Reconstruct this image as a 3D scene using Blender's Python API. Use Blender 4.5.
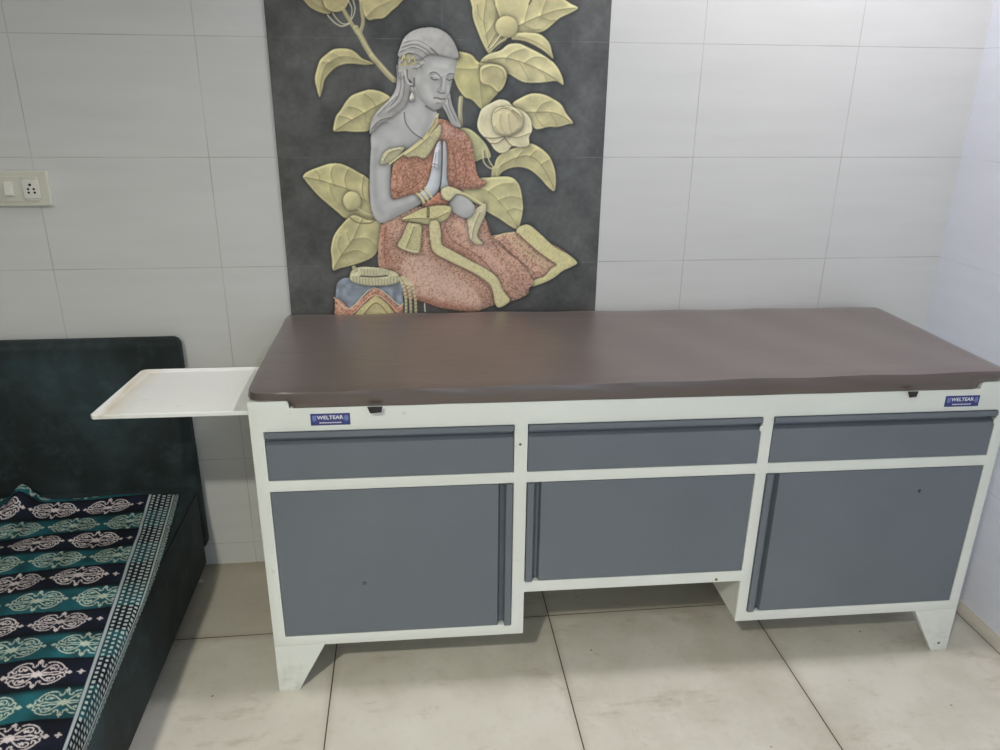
import bpy, bmesh, math, random
import numpy as np
from mathutils import Vector, Matrix

for o in list(bpy.data.objects):
    bpy.data.objects.remove(o)
SC = bpy.context.scene
COL = SC.collection

# ------------------------------------------------------------ camera, world, light, exposure
CAM = (0.35195, -2.23826, 1.47455)
YAW, PIT, ROL, FPX = 0.115931, -0.360228, 0.0104004, 779.152
cd = bpy.data.cameras.new('camera'); cam = bpy.data.objects.new('camera', cd); COL.objects.link(cam)
fw = Vector((math.sin(YAW)*math.cos(PIT), math.cos(YAW)*math.cos(PIT), math.sin(PIT)))
rt = Vector((math.cos(YAW), -math.sin(YAW), 0)); up = rt.cross(fw)
r2 = rt*math.cos(ROL)+up*math.sin(ROL); u2 = up*math.cos(ROL)-rt*math.sin(ROL)
cam.matrix_world = Matrix(((r2.x, u2.x, -fw.x, CAM[0]), (r2.y, u2.y, -fw.y, CAM[1]), (r2.z, u2.z, -fw.z, CAM[2]), (0, 0, 0, 1)))
cd.sensor_fit = 'HORIZONTAL'; cd.sensor_width = 36.0; cd.lens = FPX/1000*36.0; cd.clip_start = 0.02
SC.camera = cam

w = bpy.data.worlds.new('world'); SC.world = w; w.use_nodes = True
w.node_tree.nodes['Background'].inputs[0].default_value = (0.75, 0.86, 1.0, 1)
w.node_tree.nodes['Background'].inputs[1].default_value = 0.25

def area(name, loc, size, power, color, aim, sy=None, shape=None, spread=None):
    l = bpy.data.lights.new(name, 'AREA'); l.energy = power; l.color = color
    l.shape = shape or ('RECTANGLE' if sy else 'SQUARE'); l.size = size
    if sy: l.size_y = sy
    if spread: l.spread = spread
    o = bpy.data.objects.new(name, l); COL.objects.link(o); o.location = loc
    o.rotation_euler = (Vector(aim)-Vector(loc)).to_track_quat('-Z', 'Y').to_euler()
    return o
P_A, P_B, P_W, P_F = 23.5, 61.0, 1.5, 13.0
area('window_daylight', (-2.25, -2.2, 1.55), 1.3, P_W, (0.80, 0.90, 1.0), (1.0, -0.6, 0.9), sy=1.3)
area('doorway_daylight', (1.1, -3.62, 1.30), 1.2, P_F, (0.62, 0.80, 1.0), (0.9, 0.0, 0.9), sy=1.9)
VS = SC.view_settings
VS.view_transform = 'Standard'; VS.look = 'None'; VS.gamma = 1.0; VS.exposure = 0.0; VS.use_curve_mapping = False

# ------------------------------------------------------------ helpers
def srgb(r, g, b):
    f = lambda c: ((c/255.0)/12.92 if c/255.0 <= 0.04045 else ((c/255.0+0.055)/1.055)**2.4)
    return (f(r), f(g), f(b), 1.0)

class Mat:
    def __init__(s, name, base=(0.5, 0.5, 0.5, 1), rough=0.5, spec=0.5, metal=0.0):
        s.m = bpy.data.materials.new(name); s.m.use_nodes = True; s.nt = s.m.node_tree
        s.b = s.nt.nodes['Principled BSDF']
        s.b.inputs['Base Color'].default_value = base; s.b.inputs['Roughness'].default_value = rough
        s.b.inputs['Specular IOR Level'].default_value = spec; s.b.inputs['Metallic'].default_value = metal
        s._co = None
    def n(s, t, **kw):
        nd = s.nt.nodes.new(t)
        for k, v in kw.items(): setattr(nd, k, v)
        return nd
    def L(s, a, b): s.nt.links.new(a, b)
    def co(s):
        if not s._co: s._co = s.n('ShaderNodeTexCoord').outputs['Object']
        return s._co
    def math(s, op, a, b=None, c=None):
        nd = s.n('ShaderNodeMath', operation=op)
        for i, v in enumerate((a, b, c)):
            if v is None: continue
            if isinstance(v, (int, float)): nd.inputs[i].default_value = v
            else: s.L(v, nd.inputs[i])
        return nd.outputs[0]
    def noise(s, scale, detail=3, rough=0.5, stretch=None, dist=0.0):
        nd = s.n('ShaderNodeTexNoise'); nd.inputs['Scale'].default_value = scale
        nd.inputs['Detail'].default_value = detail; nd.inputs['Roughness'].default_value = rough
        nd.inputs['Distortion'].default_value = dist
        if stretch:
            mp = s.n('ShaderNodeMapping'); mp.inputs['Scale'].default_value = stretch
            s.L(s.co(), mp.inputs[0]); s.L(mp.outputs[0], nd.inputs[0])
        else: s.L(s.co(), nd.inputs[0])
        return nd.outputs[0]
    def ramp(s, fac, stops):
        r = s.n('ShaderNodeValToRGB'); e = r.color_ramp.elements
        while len(e) < len(stops): e.new(0.5)
        for el, (p, c) in zip(e, stops):
            el.position = p; el.color = c if not isinstance(c, (int, float)) else (c, c, c, 1)
        s.L(fac, r.inputs[0]); return r.outputs[0]
    def mix(s, fac, a, b, mode='MIX'):
        nd = s.n('ShaderNodeMix', data_type='RGBA', blend_type=mode)
        for i, v in ((0, fac), (6, a), (7, b)):
            if isinstance(v, (int, float, tuple)): nd.inputs[i].default_value = v
            else: s.L(v, nd.inputs[i])
        return nd.outputs[2]
    def color(s, v): s.L(v, s.b.inputs['Base Color']); return s
    def rough(s, v): s.L(v, s.b.inputs['Roughness']); return s
    def bump(s, h, strength=0.3, dist=0.002):
        nd = s.n('ShaderNodeBump'); nd.inputs['Strength'].default_value = strength; nd.inputs['Distance'].default_value = dist
        s.L(h, nd.inputs['Height']); s.L(nd.outputs[0], s.b.inputs['Normal']); return s

def bm_box(bm, x0, x1, y0, y1, z0, z1, bev=0.0, seg=2):
    r = bmesh.ops.create_cube(bm, size=1.0)
    vs = r['verts']
    for v in vs:
        v.co = Vector(((x0+x1)/2+v.co.x*(x1-x0), (y0+y1)/2+v.co.y*(y1-y0), (z0+z1)/2+v.co.z*(z1-z0)))
    if bev > 0:
        es = list({e for v in vs for e in v.link_edges})
        bmesh.ops.bevel(bm, geom=es, offset=bev, segments=seg, profile=0.5, affect='EDGES')

def bm_prism(bm, pts, h0, h1, axis='y', bev=0.0):
    """outline pts (a,b) extruded from h0 to h1 along axis; y: (x,z)  x: (y,z)  z: (x,y)"""
    def mk(a, b, h):
        return {'y': (a, h, b), 'x': (h, a, b), 'z': (a, b, h)}[axis]
    A = [bm.verts.new(mk(a, b, h0)) for a, b in pts]; B = [bm.verts.new(mk(a, b, h1)) for a, b in pts]
    fs = [bm.faces.new(A), bm.faces.new(B[::-1])]
    n = len(pts)
    for i in range(n): fs.append(bm.faces.new((A[i], B[i], B[(i+1) % n], A[(i+1) % n])))
    bmesh.ops.recalc_face_normals(bm, faces=fs)
    if bev > 0:
        es = list({e for v in A+B for e in v.link_edges})
        bmesh.ops.bevel(bm, geom=es, offset=bev, segments=2, profile=0.5, affect='EDGES')

def bm_cyl(bm, c, r, d, axis='z', seg=20):
    ring = [(math.cos(2*math.pi*i/seg)*r, math.sin(2*math.pi*i/seg)*r) for i in range(seg)]
    if axis == 'y': bm_prism(bm, [(c[0]+a, c[2]+b) for a, b in ring], c[1]-d/2, c[1]+d/2, 'y')
    else: bm_prism(bm, [(c[0]+a, c[1]+b) for a, b in ring], c[2]-d/2, c[2]+d/2, 'z')

def obj(name, bm, mat, parent=None, smooth=False):
    me = bpy.data.meshes.new(name); bm.to_mesh(me); bm.free()
    if mat: me.materials.append(mat.m if isinstance(mat, Mat) else mat)
    if smooth:
        me.polygons.foreach_set('use_smooth', [True]*len(me.polygons))
    o = bpy.data.objects.new(name, me); COL.objects.link(o)
    if parent: o.parent = parent
    return o
def autosmooth(o, ang=35):
    me = o.data
    me.polygons.foreach_set('use_smooth', [True]*len(me.polygons))
    b = bmesh.new(); b.from_mesh(me)
    for e in b.edges:
        if len(e.link_faces) == 2 and e.calc_face_angle(0) > math.radians(ang): e.smooth = False
    b.to_mesh(me); b.free()
def tag(o, label, cat, group=None):
    o['label'] = label; o['category'] = cat
    if group: o['group'] = group
    return o
def thing(name, label, cat, loc=(0, 0, 0), rz=0.0, group=None):
    o = bpy.data.objects.new(name, None); COL.objects.link(o); o.location = loc; o.rotation_euler = (0, 0, rz)
    o.empty_display_size = 0.1
    return tag(o, label, cat, group)
def struct(name, bm, mat):
    o = obj(name, bm, mat); o['kind'] = 'structure'; return o

# ------------------------------------------------------------ room constants
XR, XL, YF, ZC = 1.992, -2.35, -3.70, 2.75
Z0 = 0.0764                       # lowest tile joint
TA, TX, TY = -0.0159, -0.0202, -0.5949   # couch front-left corner and slight turn

def grid_tiles(m, axis, off_l, off_r=None, split=0.45, sx=0.45, sz=0.30):
    sep = m.n('ShaderNodeSeparateXYZ'); m.L(m.co(), sep.inputs[0])
    a = sep.outputs[axis]; z = sep.outputs[2]
    if off_r is None: sh = m.math('SUBTRACT', a, off_l)
    else:
        sh = m.math('SUBTRACT', a, m.math('ADD', off_l, m.math('MULTIPLY', m.math('GREATER_THAN', a, split), off_r-off_l)))
    def d(v, s):
        f = m.math('FRACT', m.math('ADD', m.math('DIVIDE', v, s), 100.5))
        return m.math('MULTIPLY', m.math('ABSOLUTE', m.math('SUBTRACT', f, 0.5)), s)
    dx = d(sh, sx); dz = d(m.math('SUBTRACT', z, Z0), sz)
    ix = m.math('FLOOR', m.math('DIVIDE', sh, sx)); iz = m.math('FLOOR', m.math('DIVIDE', m.math('SUBTRACT', z, Z0), sz))
    return m.math('MINIMUM', dx, dz), ix, iz, dx, dz

def wall_mat(name, axis, off_l, off_r=None, base=(208, 208, 206), gv=(0.25, 0.70), mixv=0.05, rv=0.30):
    m = Mat(name, rough=0.3, spec=0.45)
    d, ix, iz, dx, dz = grid_tiles(m, axis, off_l, off_r)
    st = (1.2, 1.2, 9.0)
    n1 = m.noise(2.2, 4, 0.6, st); n2 = m.noise(14, 3, 0.6, (1, 1, 5))
    wn = m.n('ShaderNodeTexWhiteNoise', noise_dimensions='2D'); cb = m.n('ShaderNodeCombineXYZ')
    m.L(ix, cb.inputs[0]); m.L(iz, cb.inputs[1]); m.L(cb.outputs[0], wn.inputs['Vector'])
    c = m.ramp(n1, [(0.25, srgb(*[v-4 for v in base])), (0.75, srgb(*[v+3 for v in base]))])
    c = m.mix(m.math('MULTIPLY', wn.outputs[0], mixv), c, srgb(190, 188, 190))
    g = m.math('LESS_THAN', d, 0.0012)
    gn = m.noise(6, 2, 0.5)
    gc = m.math('MULTIPLY', g, m.ramp(gn, [(0.35, gv[0]), (0.65, gv[1])]))
    c = m.mix(gc, c, srgb(150, 146, 142))
    m.color(c)
    h = m.math('ADD', m.math('MULTIPLY', n2, 0.3), m.math('SUBTRACT', 0.0, m.math('LESS_THAN', d, 0.0018)))
    m.bump(h, 0.12, 0.0015)
    m.rough(m.ramp(n1, [(0.3, rv), (0.7, rv+0.1)]))
    return m

m_wall = wall_mat('glazed_wall_tile', 0, -0.1806, 1.1644)
m_wall_side = wall_mat('glazed_side_wall_tile', 1, -0.40, base=(224, 227, 238), gv=(0.0, 0.30), mixv=0.0, rv=0.6)
m_paint = Mat('low_bounce_wall_paint', srgb(150, 146, 138), 0.8); m_paint.bump(m_paint.noise(60), 0.05, 0.001)  # mid tan tone chosen for the unseen walls to cut bounced light
m_ceil = Mat('ceiling_paint', srgb(228, 228, 224), 0.9); m_ceil.bump(m_ceil.noise(60), 0.05, 0.001)

# floor
m_floor = Mat('vitrified_floor_tile', rough=0.35, spec=0.5)
sep = m_floor.n('ShaderNodeSeparateXYZ'); m_floor.L(m_floor.co(), sep.inputs[0])
def fd(v, off, s):
    f = m_floor.math('FRACT', m_floor.math('ADD', m_floor.math('DIVIDE', m_floor.math('SUBTRACT', v, off), s), 100.5))
    return m_floor.math('MULTIPLY', m_floor.math('ABSOLUTE', m_floor.math('SUBTRACT', f, 0.5)), s)
dj = m_floor.math('MINIMUM', fd(sep.outputs[0], 0.1118, 0.61), fd(sep.outputs[1], -0.3656, 0.61))
fn = m_floor.noise(3.5, 5, 0.6); fn2 = m_floor.noise(30, 3, 0.6)
fc = m_floor.ramp(fn, [(0.3, srgb(196, 191, 179)), (0.7, srgb(212, 208, 198))])
fc = m_floor.mix(m_floor.ramp(fn2, [(0.56, 0.0), (0.80, 0.20)]), fc, srgb(150, 140, 122))
st_ = m_floor.ramp(m_floor.noise(9, 6, 0.7), [(0.60, 0.0), (0.74, 0.38)])
fc = m_floor.mix(st_, fc, srgb(138, 120, 98))
near = m_floor.ramp(dj, [(0.0, 0.42), (0.02, 0.0)])
fc = m_floor.mix(m_floor.math('MULTIPLY', near, fn), fc, srgb(120, 104, 82))
spk = m_floor.n('ShaderNodeTexVoronoi'); spk.inputs['Scale'].default_value = 11; m_floor.L(m_floor.co(), spk.inputs[0])
spm = m_floor.math('MULTIPLY', m_floor.math('LESS_THAN', spk.outputs[0], 0.038), 0.7)
fc = m_floor.mix(spm, fc, srgb(84, 72, 60))
mot = m_floor.noise(2.1, 6, 0.68)
fc = m_floor.mix(m_floor.ramp(mot, [(0.48, 0.0), (0.66, 0.35)]), fc, srgb(158, 150, 130))
sm1 = m_floor.noise(5.5, 6, 0.72, (0.6, 1.6, 1))
fc = m_floor.mix(m_floor.ramp(sm1, [(0.57, 0.0), (0.70, 0.40)]), fc, srgb(142, 120, 96))
# grime along the back wall; browner floor out under the couch and at right
edge_y = m_floor.ramp(m_floor.math('ADD', sep.outputs[1], 1.0), [(0.60, 0.0), (0.64, 0.34), (0.92, 0.45), (0.99, 0.8)])
edge_x = m_floor.ramp(m_floor.math('SUBTRACT', sep.outputs[0], 1.0), [(0.90, 0.0), (0.95, 0.45), (0.99, 0.7)])
edge_mix = m_floor.math('MULTIPLY', m_floor.math('MAXIMUM', edge_y, edge_x), m_floor.ramp(m_floor.noise(7, 5, 0.7), [(0.3, 0.55), (0.65, 1.0)]))
fc = m_floor.mix(edge_mix, fc, srgb(140, 126, 100))
fc = m_floor.mix(m_floor.math('LESS_THAN', dj, 0.0016), fc, srgb(70, 60, 48))
m_floor.color(fc)
m_floor.bump(m_floor.math('SUBTRACT', 0.0, m_floor.math('LESS_THAN', dj, 0.002)), 0.3, 0.001)
m_floor.rough(m_floor.ramp(fn, [(0.3, 0.34), (0.7, 0.5)]))

def wall_box(name, a, mat):
    b = bmesh.new(); bm_box(b, *a); return struct(name, b, mat)
T = 0.12
wall_box('floor', (XL-T, XR+T, YF-T, T, -0.1, 0.0), m_floor)
wall_box('wall_back', (XL-T, XR+T, 0.0, T, 0.0, ZC), m_wall)
wall_box('wall_right', (XR, XR+T, YF, 0.0, 0.0, ZC), m_wall_side)
wall_box('ceiling', (XL-T, XR+T, YF-T, T, ZC, ZC+0.1), m_ceil)
# left wall with a window opening, front wall with a doorway
b = bmesh.new()
for a in ((YF, -2.95, 0, ZC), (-1.45, 0.0, 0, ZC), (-2.95, -1.45, 0, 0.85), (-2.95, -1.45, 2.25, ZC)):
    bm_box(b, XL-T, XL, a[0], a[1], a[2], a[3])
struct('wall_left', b, m_paint)
b = bmesh.new()
for a in ((XL-T, 0.4, 0, ZC), (1.8, XR+T, 0, ZC), (0.4, 1.8, 2.3, ZC)):
    bm_box(b, a[0], a[1], YF-T, YF, a[2], a[3])
struct('wall_front', b, m_paint)
m_frame = Mat('window_frame_paint', srgb(225, 225, 222), 0.5); m_frame.bump(m_frame.noise(40), 0.05, 0.001)
b = bmesh.new()
for a in ((-2.95, -2.90, 0.85, 2.25), (-1.50, -1.45, 0.85, 2.25), (-2.90, -1.50, 0.85, 0.90), (-2.90, -1.50, 2.20, 2.25), (-2.225, -2.175, 0.90, 2.20)):
    bm_box(b, XL-0.08, XL-0.02, a[0], a[1], a[2], a[3])
struct('window_1', b, m_frame)

# ceiling lamps (out of frame, they give the room its light)
m_disc = Mat('lamp_diffuser', (1, 1, 1, 1)); m_disc.b.inputs['Emission Color'].default_value = (1, 0.95, 0.86, 1)
m_disc.b.inputs['Emission Strength'].default_value = 2.0
m_disc.color(m_disc.ramp(m_disc.noise(5), [(0, 0.9), (1, 1.0)]))
def ceiling_lamp(loc, power, label, color=(1, 0.975, 0.84), size=0.16, spread=None):
    t = thing('ceiling_light', label, 'light', loc)
    b = bmesh.new(); bm_cyl(b, (0, 0, -0.012), size/2+0.02, 0.024, seg=32); obj('housing', b, m_frame, t)
    b = bmesh.new(); bm_cyl(b, (0, 0, -0.026), size/2, 0.004, seg=32); obj('diffuser', b, m_disc, t)
    l = area('lamp_glow', (0, 0, -0.034), size, power, color, (0, 0, -1), shape='DISK', spread=spread); l.parent = t
ceiling_lamp((1.40, -0.60, ZC), P_A, 'round white ceiling light above the right end of the couch', (1, 0.965, 0.985))
ceiling_lamp((-0.46, -2.95, ZC), P_B, 'round white ceiling light in the middle of the room', spread=2.45)

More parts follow.
